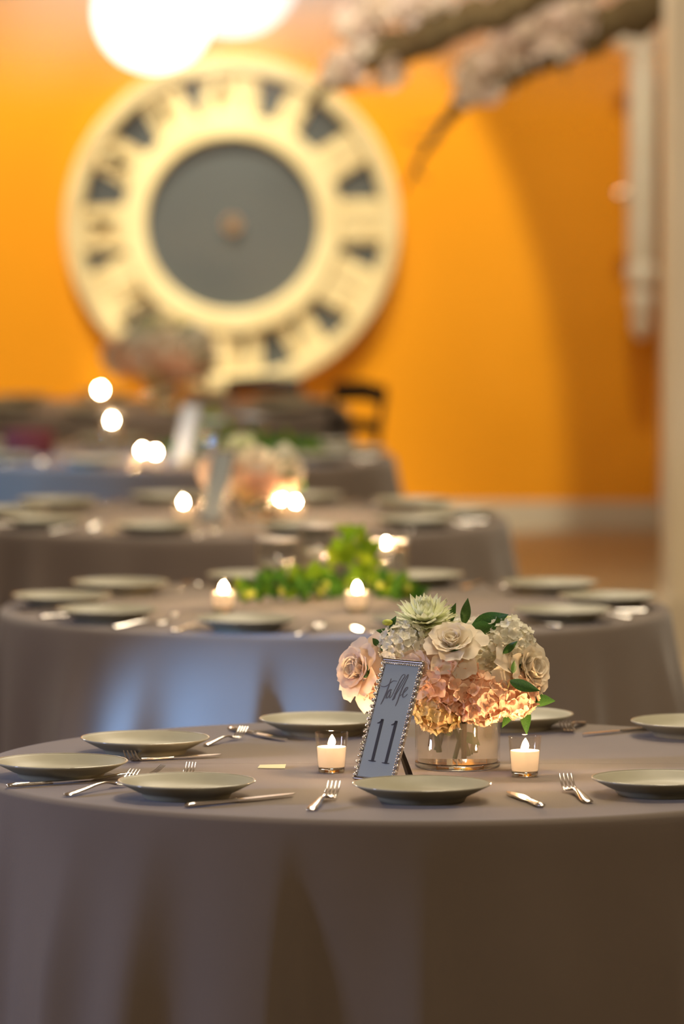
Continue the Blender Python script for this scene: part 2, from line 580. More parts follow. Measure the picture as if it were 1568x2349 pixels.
# ------------------------------------------------------------------ flowering branch
def branch(ctrl, widths, Y, label, blossoms, seed):
    rnd = random.Random(seed)
    t = empty('flowering_branch', atY(ctrl[-1][0], ctrl[-1][1], Y))
    tag(t, label, 'branch', 'flowering branches hung across the top right')
    base = Vector(t.location)
    P = [atY(x, y, Y + (dy if False else 0)) - base for x, y, dy in [(c[0], c[1], 0) for c in ctrl]]
    # densify with knobbly wobble
    pts, ws = [], []
    for i in range(len(P) - 1):
        for k in range(6):
            f = k / 6
            p = P[i].lerp(P[i + 1], f)
            wd = widths[i] * (1 - f) + widths[i + 1] * f
            pts.append(p + Vector((rnd.uniform(-1, 1), rnd.uniform(-1, 1), rnd.uniform(-1, 1))) * wd * 0.12)
            ws.append(wd * rnd.uniform(0.95, 1.45))
    pts.append(P[-1])
    ws.append(widths[-1])
    MB().sweep(pts, ws, ws, 12, side=(0, 1, 0)).build('bough', M['bark'], t, 60)
    # twigs
    for k in range(9):
        i = rnd.randrange(3, len(pts) - 3)
        d = Vector((rnd.uniform(-1, 1), rnd.uniform(-0.6, 0.6), rnd.uniform(-0.6, 0.8))).normalized()
        L = rnd.uniform(0.08, 0.2)
        MB().sweep([pts[i], pts[i] + d * L * 0.5, pts[i] + d * L + Vector((0, 0, 0.02))], [0.02, 0.013, 0.006], [0.02, 0.013, 0.006], 6).build('twig', M['bark'], t, 60)
    # blossoms: five-petalled cups clustered near the bough
    bm_ = MB()
    for q in range(5):
        a = 2 * PI * q / 5
        c, s = math.cos(a), math.sin(a)
        loc = [(0.004, 0, 0), (0.02, -0.014, 0.008), (0.036, -0.010, 0.018), (0.040, 0, 0.020), (0.036, 0.010, 0.018), (0.02, 0.014, 0.008)]
        bm_.add([(x * c - y * s, x * s + y * c, z) for x, y, z in loc], [(0, 1, 5), (1, 2, 4, 5), (2, 3, 4)])
    bme = bm_.mesh('blossom', M['blossom'], 60)
    for (bx, by, rx, ry, n) in blossoms:
        for k in range(n):
            a, rr = rnd.uniform(0, 2 * PI), math.sqrt(rnd.random())
            p = atY(bx + rx * rr * math.cos(a), by + ry * rr * math.sin(a), Y + rnd.uniform(-0.12, 0.12)) - base
            dz = Vector((rnd.uniform(-1, 1), rnd.uniform(-1.2, 0.4), rnd.uniform(-0.6, 1)))
            put('blossom', bme, t, mw=frame_to(dz, rnd.uniform(0, 6), p, rnd.uniform(0.9, 1.5)))


BY = 24.6
branch([(700, 250), (755, 190), (850, 130), (960, 85), (1080, 45), (1200, 5), (1330, -60), (1500, -150)],
       [0.01, 0.05, 0.13, 0.14, 0.14, 0.12, 0.14, 0.16], BY,
       'thicker dark blossoming branch reaching to the clock rim',
       [(835, 70, 45, 70, 60), (785, 165, 40, 35, 35), (890, 170, 35, 25, 14), (950, 15, 90, 28, 55), (870, 10, 40, 30, 20)], 4)
branch([(925, 440), (965, 360), (1040, 255), (1110, 205), (1190, 165), (1290, 115), (1390, 60), (1480, 20), (1600, -20)],
       [0.012, 0.022, 0.045, 0.06, 0.08, 0.11, 0.15, 0.14, 0.14], BY + 0.5,
       'lower slender blossoming branch running down toward the pale post',
       [(1240, 75, 100, 50, 110), (1320, 40, 45, 45, 35), (1110, 170, 55, 55, 70), (1080, 215, 35, 20, 20), (1190, 105, 60, 40, 40)], 9)


# ------------------------------------------------------------------ added pale sheet imitating the glare haze on the upper orange wall
def haze():
    m = bpy.data.materials.new('haze_tint')
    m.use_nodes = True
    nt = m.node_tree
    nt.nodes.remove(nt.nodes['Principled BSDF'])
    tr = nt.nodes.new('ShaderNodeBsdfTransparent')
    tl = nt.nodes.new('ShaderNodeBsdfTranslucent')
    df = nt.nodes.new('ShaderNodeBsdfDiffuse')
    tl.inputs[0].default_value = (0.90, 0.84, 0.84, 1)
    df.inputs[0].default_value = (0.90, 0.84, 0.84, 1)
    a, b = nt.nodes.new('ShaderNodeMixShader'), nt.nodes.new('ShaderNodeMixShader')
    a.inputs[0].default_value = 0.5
    tc = nt.nodes.new('ShaderNodeTexCoord')          # haze painted as opacity that grows with height
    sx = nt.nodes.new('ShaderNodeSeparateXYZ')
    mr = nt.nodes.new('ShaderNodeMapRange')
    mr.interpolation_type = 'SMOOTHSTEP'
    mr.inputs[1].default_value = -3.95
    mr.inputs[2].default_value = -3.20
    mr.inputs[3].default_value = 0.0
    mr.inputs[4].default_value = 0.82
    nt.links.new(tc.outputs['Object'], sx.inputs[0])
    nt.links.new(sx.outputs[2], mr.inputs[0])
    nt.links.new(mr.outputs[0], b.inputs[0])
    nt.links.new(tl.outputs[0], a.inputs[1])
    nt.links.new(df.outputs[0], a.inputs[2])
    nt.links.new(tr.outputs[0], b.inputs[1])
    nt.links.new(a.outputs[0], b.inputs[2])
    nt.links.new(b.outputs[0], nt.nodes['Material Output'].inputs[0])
    t = empty('haze_sheet', (0, 25.36, 6.0))
    tag(t, 'added pale sheet imitating haze over the top of the orange wall', 'drape')
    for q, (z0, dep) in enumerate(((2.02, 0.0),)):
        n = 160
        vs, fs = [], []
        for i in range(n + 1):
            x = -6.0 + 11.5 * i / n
            low_z = z0
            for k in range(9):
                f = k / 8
                vs.append((x, dep + 0.03 * math.sin(x * 14 + q) * (0.3 + f), (low_z - 6.0) * f))
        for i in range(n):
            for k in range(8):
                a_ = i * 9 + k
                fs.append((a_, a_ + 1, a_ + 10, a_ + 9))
        MB().add(vs, fs).build('haze_layer', m, t, 180)


haze()


# ------------------------------------------------------------------ long cream sconce with finial near the pillar
def sconce():
    Y = WY - 0.22
    s = Y / F
    top, bot = atY(1473, 42, Y), atY(1485, 780, Y)
    t = empty('wall_sconce', (top.x, Y, bot.z))
    tag(t, 'long cream tubular wall sconce with stepped finial beside the pillar', 'sconce')
    H = top.z - bot.z
    r = 34 * s
    MB().lathe([(0, 0.245 * H), (r * 0.9, 0.245 * H), (r, 0.27 * H), (r, 0.9 * H), (r * 1.05, 0.93 * H), (r * 1.08, 0.96 * H), (r * 0.8, 0.99 * H), (0, H)], 28).build('tube', M['sconce'], t, 40)
    MB().lathe([(0, 0.0), (r * 0.35, 0.01), (r * 0.62, 0.05), (r * 0.72, 0.09), (r * 0.6, 0.12), (r * 0.5, 0.135), (r * 0.8, 0.15), (r * 0.9, 0.19), (r * 0.8, 0.24),
                (r * 0.66, 0.25), (r * 0.95, 0.27), (r * 1.04, 0.31), (r * 1.04, 0.37), (r * 0.8, 0.4), (0, 0.4)], 28).build('finial', M['sconce'], t, 40)
    for zz, x0 in ((0.93 * H, -0.13), (0.46 * H, -0.12)):
        MB().sweep([(0, 0.22, zz), (0, 0.0, zz)], [0.05] * 2, [0.05] * 2, 12).build('bracket', M['sconce'], t)
        MB().sweep([(0, 0, zz), (x0 * 0.6, 0, zz + 0.0), (x0, 0, zz - 0.02)], [0.05, 0.05, 0.07], [0.05, 0.06, 0.075], 12).build('side_arm', M['brass'] if zz < H / 2 else M['sconce'], t)


sconce()


# ------------------------------------------------------------------ tablecloths
def tablecloth(cx, cy, label, seed, nf=15, amp=0.030, Rr=0.915, ph=0.0, crests=()):
    rnd = random.Random(seed)
    n = 400
    folds = []
    fixed = [(R(-90) + math.asin(u), st, wl, wr) for u, st, wl, wr in crests]
    for k in range(nf):
        a = 2 * PI * (k + rnd.uniform(-0.28, 0.28)) / nf + ph
        if all(abs((a - f_[0] + PI) % (2 * PI) - PI) > 0.32 for f_ in fixed):
            wl = rnd.uniform(0.07, 0.13)
            folds.append((a, rnd.uniform(0.5, 1.0), wl, wl * rnd.uniform(0.3, 0.7)))
    folds += fixed
    tops = [0.0, 0.15, 0.3, 0.45, 0.6, 0.75, 0.85, 0.895]
    edge = [(Rr - 0.012, 0.0), (Rr - 0.004, -0.003), (Rr + 0.001, -0.011), (Rr + 0.003, -0.022)]
    drops = [0.04, 0.07, 0.11, 0.16, 0.22, 0.28, 0.34, 0.40, 0.46, 0.52, 0.58, 0.64, 0.70, 0.735, 0.748]
    vs, rows = [(cx, cy, 0.75)], []
    def fold(a, d):
        v = 0.0
        for fa, fs, wl, wr in folds:
            da = (a - fa + PI) % (2 * PI) - PI
            v += fs * math.exp(-abs(da / (wl if da < 0 else wr)) ** 1.7)
        v += 0.18 * math.sin(7 * a + seed) + 0.1 * math.sin(23 * a + 2 * seed)
        return v
    F0 = [fold(2 * PI * i / n, 0) for i in range(n)]
    def row(rz):
        rows.append(len(vs))
        for i in range(n):
            a = 2 * PI * i / n
            r, z = rz(i, a)
            vs.append((cx + r * math.cos(a), cy + r * math.sin(a), z))
    for r in tops[1:]:
        row(lambda i, a, r=r: (r * Rr / 0.915, 0.75 + 0.0006 * math.sin(5 * a + r * 20)))
    for r, dz in edge:
        row(lambda i, a, r=r, dz=dz: (r, 0.75 + dz))
    for d in drops:
        g = min(1.0, d / 0.38)
        g = g * g * (3 - 2 * g) * 0.6 + 0.4 * g
        row(lambda i, a, d=d, g=g: (Rr + 0.003 + 0.055 * (d / 0.75) + F0[i] * (amp + 0.034) * g, 0.75 - d))
    fs = [(0, rows[0] + i, rows[0] + (i + 1) % n) for i in range(n)]
    for q in range(len(rows) - 1):
        a, b = rows[q], rows[q + 1]
        for i in range(n):
            j = (i + 1) % n
            fs.append((a + i, b + i, b + j, a + j))
    m = MB().add(vs, fs)
    o = m.build('tablecloth', M['cloth'], smooth=180)
    return tag(o, label, 'tablecloth', 'taupe tablecloths hanging to the floor on round tables')


def table_center(px, py):
    p = at(px, py, 0.75)
    return p.x, p.y


T = {1: table_center(950, 1758), 2: table_center(768, 1393), 3: table_center(533, 1190), 4: table_center(372, 1046), 5: table_center(340, 936)}
tablecloth(*T[1], 'taupe floor-length tablecloth nearest the camera, under the table 11 sign', 11, 13, 0.032, ph=0.1, crests=[((x - 950) / 1020, st, wl, wr) for x, st, wl, wr in ((35, .8, .12, .05), (208, 1.0, .10, .07), (372, .95, .09, .06), (655, .9, .14, .03), (955, .8, .09, .06), (1215, .5, .12, .08), (1475, .6, .1, .06))])
tablecloth(*T[2], 'blue-lit taupe tablecloth under the leafy green garland', 23, 17, 0.045, crests=[((x - 768) / 785, st, wl, wr) for x, st, wl, wr in ((190, .7, .08, .05), (352, 1.0, .10, .06), (602, 1.1, .17, .04), (785, 1.0, .12, .06), (1010, .6, .12, .08), (1330, .6, .12, .06))])
tablecloth(*T[3], 'taupe tablecloth under the blurred peach bouquet, third row back', 5, 17, 0.03)
tablecloth(*T[4], 'taupe tablecloth lit strong blue at its left, fourth row back', 8, 15, 0.03)
tablecloth(*T[5], 'farthest taupe tablecloth, before the bottom of the wall clock', 13, 15, 0.03)


# ------------------------------------------------------------------ crockery and cutlery prototypes
HOLD = []          # prototypes, moved into place on their first use


def plate_mesh():
    prof = [(0, .004), (.074, .003), (.079, 0), (.084, 0.0), (.088, .006), (.090, .010), (.098, .013), (.112, .020), (.126, .027), (.1345, .0315),
            (.1355, .033), (.1345, .0342), (.131, .0335), (.126, .031), (.112, .024), (.098, .0175), (.085, .0150), (.05, .0142), (0, .014)]
    return MB().lathe(prof, 72).mesh('plate', M['plate'], 50)


PLATE = plate_mesh()
PRIM = MB().lathe([(.1345, .0315), (.1362, .0325), (.1366, .0338), (.1352, .0350), (.1330, .0345)], 72).mesh('rim', M['plate_rim'], 180)


def plate(x, y, label, group):
    t = empty('dinner_plate', (x, y, 0.7506))
    tag(t, label, 'plate', group)
    put('dish', PLATE, t)
    put('rim', PRIM, t)
    return t


def fork_meshes():
    # lies along +x from handle end (0) to tine tips (0.20)
    h = MB().sweep([(0.0, 0, .003), (.004, 0, .0035), (.02, 0, .0045), (.05, 0, .0075), (.09, 0, .0125), (.115, 0, .013), (.13, 0, .0105), (.140, 0, .0075)],
                   [.010, .018, .020, .016, .010, .0075, .009, .014], [.003, .0045, .005, .005, .0045, .0045, .004, .0035], 10, side=(0, 1, 0))
    hd = MB().sweep([(.138, 0, .0080), (.146, 0, .0060), (.156, 0, .0055), (.162, 0, .0065)], [.013, .024, .027, .026], [.003] * 4, 10, side=(0, 1, 0))
    tn = MB()
    tn.sweep([(0, 0, 0), (.012, 0, .0035), (.026, 0, .0105), (.040, 0, .0215)], [.0046, .0042, .0036, .002], [.0028, .0026, .0024, .0014], 6, side=(0, 1, 0))
    return h.mesh('handle', M['silver'], 60), hd.mesh('head', M['silver'], 60), tn.mesh('tine', M['silver'], 60)


FH, FHD, FT = fork_meshes()


def knife_meshes():
    h = MB().sweep([(0, 0, .004), (.004, 0, .005), (.02, 0, .0055), (.06, 0, .005), (.095, 0, .0045), (.108, 0, .0045)],
                   [.008, .016, .017, .013, .010, .012], [.005, .0085, .009, .008, .007, .008], 10, side=(0, 1, 0))
    b = MB()
    poly = [(.105, -.005), (.118, -.009), (.150, -.0105), (.20, -.010), (.222, -.006), (.236, .004), (.222, .0075), (.20, .009), (.118, .008), (.105, .005)]
    n = len(poly)
    b.add([(x, y, .0055 + .0010) for x, y in poly] + [(x, y, .0050 - .0012) for x, y in poly],
          [tuple(range(n)), tuple(range(2 * n - 1, n - 1, -1))] + [(i, i + n, (i + 1) % n + n, (i + 1) % n) for i in range(n)])
    return h.mesh('handle', M['silver'], 60), b.mesh('blade', M['silver'], 20)


KH, KB = knife_meshes()


def cutlery(kind, a, b, label, group, tilt=0.0):
    """a: handle end on the cloth, b: point it aims at"""
    a, b = Vector(a), Vector(b)
    d = b - a
    L = math.hypot(d.x, d.y)
    t = empty('fork' if kind == 'fork' else 'table_knife', (a.x, a.y, 0.7506), math.atan2(d.y, d.x))
    nat = 0.202 if kind == 'fork' else 0.236
    s = max(0.9, min(1.22, L / nat))
    t.scale = (s, min(s, 1.12), min(s, 1.12))
    tag(t, label, 'fork' if kind == 'fork' else 'knife', group)
    if kind == 'fork':
        put('handle', FH, t)
        put('head', FHD, t)
        for y in (-.0105, -.0035, .0035, .0105):
            put('tine', FT, t, loc=(.161, y, .0065))
    else:
        put('handle', KH, t)
        put('blade', KB, t)
    return t


# table 11 (plates surveyed one by one)
G1 = 'sage dinner plates set around table 11'
for px, py, lab in ((967, 1836, 'sage dinner plate in front of the table 11 sign'),
                    (428, 1829, 'sage plate at front left of table 11, nearest the left knife'),
                    (140, 1783, 'sage plate cut by the left photo edge on table 11'),
                    (333, 1728, 'sage plate behind the left-edge plate on table 11'),
                    (738, 1683, 'sage plate at the back of table 11, behind the left votive'),
                    (1172, 1672, 'sage plate behind the bouquet vase and right votive'),
                    (1590, 1688, 'sage plate at the right photo edge, farther one of two'),
                    (1513, 1822, 'large-looking sage plate at right front edge of table 11')):
    p = at(px, py, 0.7506)
    plate(p.x, p.y, lab, G1)
GF, GK = 'forks laid on table 11', 'knives laid on table 11'
for kind, a, b, lab in (
        ('fork', (712, 1862), (775, 1822), 'fork with raised tines at the foot of the sign'),
        ('knife', (425, 1854), (727, 1822), 'long knife right of the front left plate'),
        ('knife', (1243, 1854), (1165, 1822), 'knife pointing away, right of the centre front plate'),
        ('fork', (1350, 1844), (1292, 1808), 'fork pointing away, below the right votive'),
        ('fork', (150, 1828), (330, 1796), 'fork emerging at left of the front left plate'),
        ('fork', (395, 1800), (428, 1782), 'fork whose tips show above the front left plate'),
        ('knife', (16, 1808), (240, 1790), 'knife under the front of the left-edge plate'),
        ('fork', (190, 1794), (368, 1783), 'fork reaching right from the left-edge plate'),
        ('fork', (352, 1726), (285, 1762), 'fork between the left-edge plate and the one behind'),
        ('knife', (300, 1748), (420, 1741), 'thin knife just under the second left plate'),
        ('fork', (470, 1712), (540, 1697), 'fork with curled tines right of the second left plate'),
        ('knife', (527, 1676), (655, 1702), 'knife left of the back plate'),
        ('fork', (1336, 1660), (1290, 1690), 'fork right of the plate behind the vase'),
        ('knife', (1500, 1674), (1344, 1688), 'knife lying left of the far right plate')):
    cutlery(kind, at(*a, 0.7506), at(*b, 0.7506), lab, GF if kind == 'fork' else GK)

# small folded paper on the cloth
p = at(622, 1760, 0.7506)
pc = MB().add([(-.028, -.020, 0), (.028, -.026, 0), (.030, .020, .003), (-.024, .026, .001), (-.028, -.020, .0012), (.028, -.026, .0012), (.030, .020, .0042), (-.024, .026, .0022)],
              [(0, 1, 2, 3), (4, 7, 6, 5), (0, 4, 5, 1), (1, 5, 6, 2), (2, 6, 7, 3), (3, 7, 4, 0)])
tag(pc.build('paper_slip', M['paper'], smooth=0, loc=(p.x, p.y, 0.7506)), 'small cream paper slip lying left of the left votive', 'paper')


# ------------------------------------------------------------------ votives
def votive_meshes():
    # the wax is a translucent shell so that the flame above it makes it glow
    g = MB().lathe([(0, 0), (.026, 0), (.0275, .002), (.0285, .010), (.0338, .079), (.0345, .081), (.0338, .0822), (.0325, .081), (.0272, .0125), (.0262, .011), (0, .011)], 40)
    wx = MB().lathe([(0, .0115), (.0264, .0115), (.0272, .014), (.0298, .050), (.0290, .0525), (.020, .0510), (.006, .0495), (0, .0495)], 32)
    wk = MB().sweep([(0, 0, .049), (.0005, 0, .053), (.001, 0, .057)], [.0018] * 3, [.0018] * 3, 6)
    fl = MB().lathe([(0, 0), (.0045, .0015), (.0070, .006), (.0072, .010), (.0056, .015), (.0028, .020), (0, .024)], 16)
    base = MB().lathe([(0, .0005), (.0255, .0005), (.0262, .002), (.0268, .009), (.0255, .0105), (0, .0105)], 32)
    return (g.mesh('glass_cup', M['glass'], 60), wx.mesh('wax', M['wax'], 50), wk.mesh('wick', M['wick']), fl.mesh('flame', M['flame'], 180), base.mesh('glass_foot', M['glass_base'], 60))


VG, VW, VK, VF, VB = votive_meshes()


def votive(x, y, label, group, s=1.0, lift=0.0, z=0.7506):
    t = empty('votive_candle', (x, y, z))
    t.scale = (s, s, s)
    tag(t, label, 'candle', group)
    put('glass_cup', VG, t)
    put('glass_foot', VB, t)
    put('wax', VW, t)
    wk = put('wick', VK, t)
    put('flame', VF, wk, loc=(0.001, 0, .0535))
    return t


for px, py, lab in ((760, 1771, 'lit votive candle left of the table 11 sign'), (1203, 1780, 'lit votive candle right of the clear vase')):
    p = at(px, py, 0.7506)
    votive(p.x, p.y, lab, 'votives on table 11')


# ------------------------------------------------------------------ table number sign
def sign(bl, wdt, hgt, L, nrm_ang, label, text=True, dirx=None):
    """bl: bottom left corner on the cloth; dirx: direction of the bottom edge; L: how far the top leans back"""
    ux = Vector((dirx[0], dirx[1], 0)).normalized()
    back = Vector((-ux.y, ux.x, 0))                     # away from the reader
    uz = (Vector((0, 0, 1)) * math.sqrt(max(hgt ** 2 - L ** 2, 0.001)) + back * L).normalized()
    uy = uz.cross(ux).normalized()                      # local y: away from the reader
    t = empty('table_number_sign', bl)
    t.matrix_world = Matrix(((ux.x, uy.x, uz.x, bl.x), (ux.y, uy.y, uz.y, bl.y), (ux.z, uy.z, uz.z, bl.z), (0, 0, 0, 1)))
    tag(t, label, 'sign', 'beaded table number signs')
    b = 0.0095
    MB().box((wdt / 2, 0.006, hgt / 2), (wdt - 0.006, 0.006, hgt - 0.004)).build('backing', M['dark_silver'], t, 0)
    MB().box((wdt / 2, 0.0022, hgt / 2), (wdt - 2 * b, 0.0012, hgt - 2 * b)).build('card', M['card'], t, 0)
    for z, nm in ((hgt - 0.004, 'top_rod'), (0.004, 'bottom_rod')):
        m = MB()
        n = 26
        pts = [(0.001 + (wdt - 0.002) * i / n, 0.0015, z) for i in range(n + 1)]
        ww = [0.0085 if i % 2 else 0.0070 for i in range(n + 1)]
        m.sweep(pts, ww, ww, 10, side=(0, 1, 0)).build(nm, M['dark_silver'], t, 60)
    bd = MB().ball((0, 0, 0), 0.0042, 12, 8).mesh('bead', M['bead'], 180)
    n = int(hgt / 0.0135)
    if text:
        for i in range(n):
            z = 0.012 + (hgt - 0.024) * i / (n - 1)
            for x in (0.0012, wdt - 0.0012):
                put('bead', bd, t, loc=(x, 0.001, z))
    m = MB()
    nn = int(hgt / 0.0062)
    for i in range(nn):
        z = 0.011 + (hgt - 0.022) * i / (nn - 1)
        for x in (0.0068, wdt - 0.0068):
            m.ball((x, -0.0005, z), 0.0024, 6, 4)
    nn = int(wdt / 0.0062)
    for i in range(nn):
        x = 0.010 + (wdt - 0.020) * i / (nn - 1)
        m.ball((x, -0.0005, hgt - 0.0115), 0.0022, 6, 4)
    tag(m.build('bead_trim', M['bead'], t, 180), kind='stuff')
    # easel strut: hinged on the back, foot on the cloth
    hz = hgt * 0.42
    top = Vector((wdt * 0.80, 0.010, hz * (0.80 if text else 1)))
    inv = t.matrix_world.inverted()
    foot_w = t.matrix_world @ Vector((wdt * 0.86, 0.010, 0)) + back * 0.115
    if text:
        foot_w = at(940, 1782, 0.7526)
    foot_w.z = 0.7526
    foot = inv @ foot_w
    MB().sweep([top, top.lerp(foot, 0.5), foot], [0.013, 0.018, 0.021], [0.004] * 3, 4, side=(1, 0, 0)).build('easel_strut', M['black_wood'], t, 0)
    if text:
        u0, v0 = (690.0, 235.0), None
        cw, chh = wdt - 2 * b, hgt - 2 * b
        def uv(x, y):
            dx, dy = x - 690, y - 235
            det = 555 * 1755 + 415 * 55
            u = (dx * 1755 + 415 * dy) / det
            v = (555 * dy - 55 * dx) / det
            return Vector((b + u * cw, 0.0013, hgt - b - v * chh))
        def stroke(m, pts, ws):
            P = [uv(*q) for q in pts]
            # smooth with Catmull-Rom
            Q, W = [], []
            for i in range(len(P) - 1):
                p0, p1, p2, p3 = P[max(i - 1, 0)], P[i], P[i + 1], P[min(i + 2, len(P) - 1)]
                for k in range(5):
                    f = k / 5
                    Q.append(0.5 * ((2 * p1) + (p2 - p0) * f + (2 * p0 - 5 * p1 + 4 * p2 - p3) * f * f + (3 * p1 - p0 - 3 * p2 + p3) * f ** 3))
                    W.append(ws[i] * (1 - f) + ws[i + 1] * f)
            Q.append(P[-1])
            W.append(ws[-1])
            vs, fs = [], []
            for i, q in enumerate(Q):
                tt = (Q[min(i + 1, len(Q) - 1)] - Q[max(i - 1, 0)]).normalized()
                nn_ = Vector((-tt.z, 0, tt.x))
                for yy in (0.0, -0.0005):
                    vs.append(q + nn_ * W[i] / 2 + Vector((0, yy, 0)))
                    vs.append(q - nn_ * W[i] / 2 + Vector((0, yy, 0)))
            for i in range(len(Q) - 1):
                a, c = i * 4, i * 4 + 4
                fs += [(a + 2, a + 3, c + 3, c + 2), (a, c, c + 1, a + 1), (a, a + 2, c + 2, c), (a + 1, c + 1, c + 3, a + 3)]
            m.add(vs, fs)
        mm = 0.001
        m = MB()
        for (x0, y0, x1, y1) in ((662, 1118, 515, 1762), (892, 1146, 737, 1795)):
            stroke(m, [(x0, y0), ((x0 + x1) / 2, (y0 + y1) / 2), (x1, y1)], [7.6 * mm, 7.6 * mm, 7.6 * mm])
            stroke(m, [(x1 - 66, y1 - 6), (x1, y1 + 2), (x1 + 62, y1 + 8)], [1.0 * mm, 3.4 * mm, 1.0 * mm])
            stroke(m, [(x0 - 84, y0 + 62), (x0 - 40, y0 + 50), (x0 + 8, y0 + 8)], [1.2 * mm, 4.0 * mm, 5.0 * mm])
        m.build('number_lettering', M['ink'], t, 0)
        m = MB()
        stroke(m, [(785, 490), (745, 610), (700, 730), (655, 830), (622, 892)], [1.4 * mm, 2.6 * mm, 3.2 * mm, 2.6 * mm, 1.2 * mm])
        stroke(m, [(615, 604), (665, 616), (720, 600), (770, 560), (820, 527), (885, 532)], [1.4 * mm, 1.9 * mm, 1.7 * mm, 1.7 * mm, 1.6 * mm, 1.0 * mm])
        stroke(m, [(700, 800), (730, 700), (770, 664), (795, 668), (750, 690), (722, 745), (720, 790), (745, 775), (785, 690), (770, 750), (768, 790), (800, 765)],
               [.9 * mm, 1.2 * mm, 2.0 * mm, 2.0 * mm, 2.4 * mm, 3.0 * mm, 2.2 * mm, 1.4 * mm, 1.6 * mm, 2.6 * mm, 1.6 * mm, .9 * mm])
        stroke(m, [(800, 765), (880, 600), (955, 455), (1000, 430), (1005, 460), (940, 560), (880, 680), (835, 780), (815, 822), (850, 790), (862, 730), (845, 715)],
               [.9 * mm, 1.1 * mm, 1.3 * mm, 1.6 * mm, 1.8 * mm, 2.8 * mm, 3.2 * mm, 2.8 * mm, 2.0 * mm, 1.8 * mm, 1.4 * mm, .9 * mm])
        stroke(m, [(862, 750), (960, 590), (1035, 460), (1065, 430), (1050, 480), (985, 610), (935, 730), (895, 850), (866, 918)],
               [.8 * mm, 1.0 * mm, 1.3 * mm, 1.6 * mm, 2.0 * mm, 3.0 * mm, 3.2 * mm, 2.6 * mm, 1.0 * mm])
        stroke(m, [(940, 760), (1010, 700), (1060, 645), (1055, 625), (1020, 650), (985, 720), (985, 775), (1020, 770), (1060, 730)],
               [.8 * mm, 1.1 * mm, 1.6 * mm, 1.6 * mm, 2.6 * mm, 3.0 * mm, 2.4 * mm, 1.4 * mm, .9 * mm])
        m.build('script_lettering', M['script_ink'], t, 0)
    return t


bl = at(808, 1788, 0.7528)
br = at(900, 1799, 0.7528)
dd = br - bl
sign(bl, dd.length, 0.258, 0.088, 0, 'silver beaded sign reading table 11, leaning beside the vase', True, (dd.x, dd.y))


# ------------------------------------------------------------------ flowers
def grid_patch(fn, nu, nv):
    vs = [fn(i / nu * 2 - 1, j / nv) for j in range(nv + 1) for i in range(nu + 1)]
    fs = [(j * (nu + 1) + i, j * (nu + 1) + i + 1, (j + 1) * (nu + 1) + i + 1, (j + 1) * (nu + 1) + i) for j in range(nv) for i in range(nu)]
    return vs, fs


def rose_petal(openness, ruffle, seed):
    """cupped petal rooted at the origin, rising along z, leaning to +x"""
    rnd = random.Random(seed)
    ph = rnd.uniform(0, 6)
    def fn(u, v):
        wdt = (0.35 + 0.75 * math.sin(min(1, v * 1.15) * PI * 0.62)) * (1 - 0.35 * max(0, v - 0.75) / 0.25 * abs(u))
        ang = u * wdt * (1.25 - 0.45 * openness)
        rad = 0.45 + 0.35 * v * (0.3 + openness)
        x = rad * math.cos(ang) - 0.45 + openness * 0.55 * v ** 1.5
        y = rad * math.sin(ang) * 1.15
        curl = openness * 0.45 * max(0, v - 0.6) ** 1.3
        z = v * (1.0 - 0.28 * openness * v) - curl * 0.9 + ruffle * 0.05 * math.sin(u * 5 + ph) * v
        x += curl * 1.1 + ruffle * 0.04 * math.cos(u * 7 + ph) * v
        return (x, y, z)
    return MB().add(*grid_patch(fn, 6, 6))


def make_rose(key, m, nmid=15, nout=11, r=0.045):
    meshes = [rose_petal(0.10, 0.3, 1).mesh('petal', m, 180), rose_petal(0.45, 0.6, 2).mesh('petal', m, 180),
              rose_petal(0.78, 1.2, 3).mesh('petal', m, 180), rose_petal(1.08, 1.6, 4).mesh('petal', m, 180)]
    t = empty('rose')
    rnd = random.Random(hash(key) % 1000 if False else len(key))
    k = 0
    ga = 2.39996
    def P(me, off, sc_, tilt, z):
        nonlocal k
        a = k * ga + rnd.uniform(-.15, .15)
        k += 1
        mw = Matrix.Rotation(a, 4, 'Z') @ Matrix.Translation((off, 0, z)) @ Matrix.Rotation(tilt, 4, 'Y') @ Matrix.Diagonal((sc_, sc_, sc_, 1))
        put('petal', me, t, mw=mw)
    for i in range(4):
        P(meshes[0], -0.002 + 0.0016 * i, r * (0.52 + 0.03 * i), -0.05 + 0.05 * i, 0.012)
    for i in range(nmid):
        f = i / nmid
        P(meshes[0] if i < nmid // 2 else meshes[1], r * (0.08 + 0.22 * f), r * (0.66 + 0.18 * f), 0.05 + 0.22 * f, 0.010 - 0.004 * f)
    for i in range(nout):
        f = i / nout
        P(meshes[2] if f < 0.5 else meshes[3], r * (0.26 + 0.18 * f), r * (0.84 + 0.12 * f), 0.20 + 0.40 * f, 0.004 - 0.012 * f)
    MB().lathe([(0, -.018), (.006, -.016), (.010, -.008), (.012, .0), (.006, .006), (0, .008)], 12).build('calyx', M['leaf'], t)
    return t


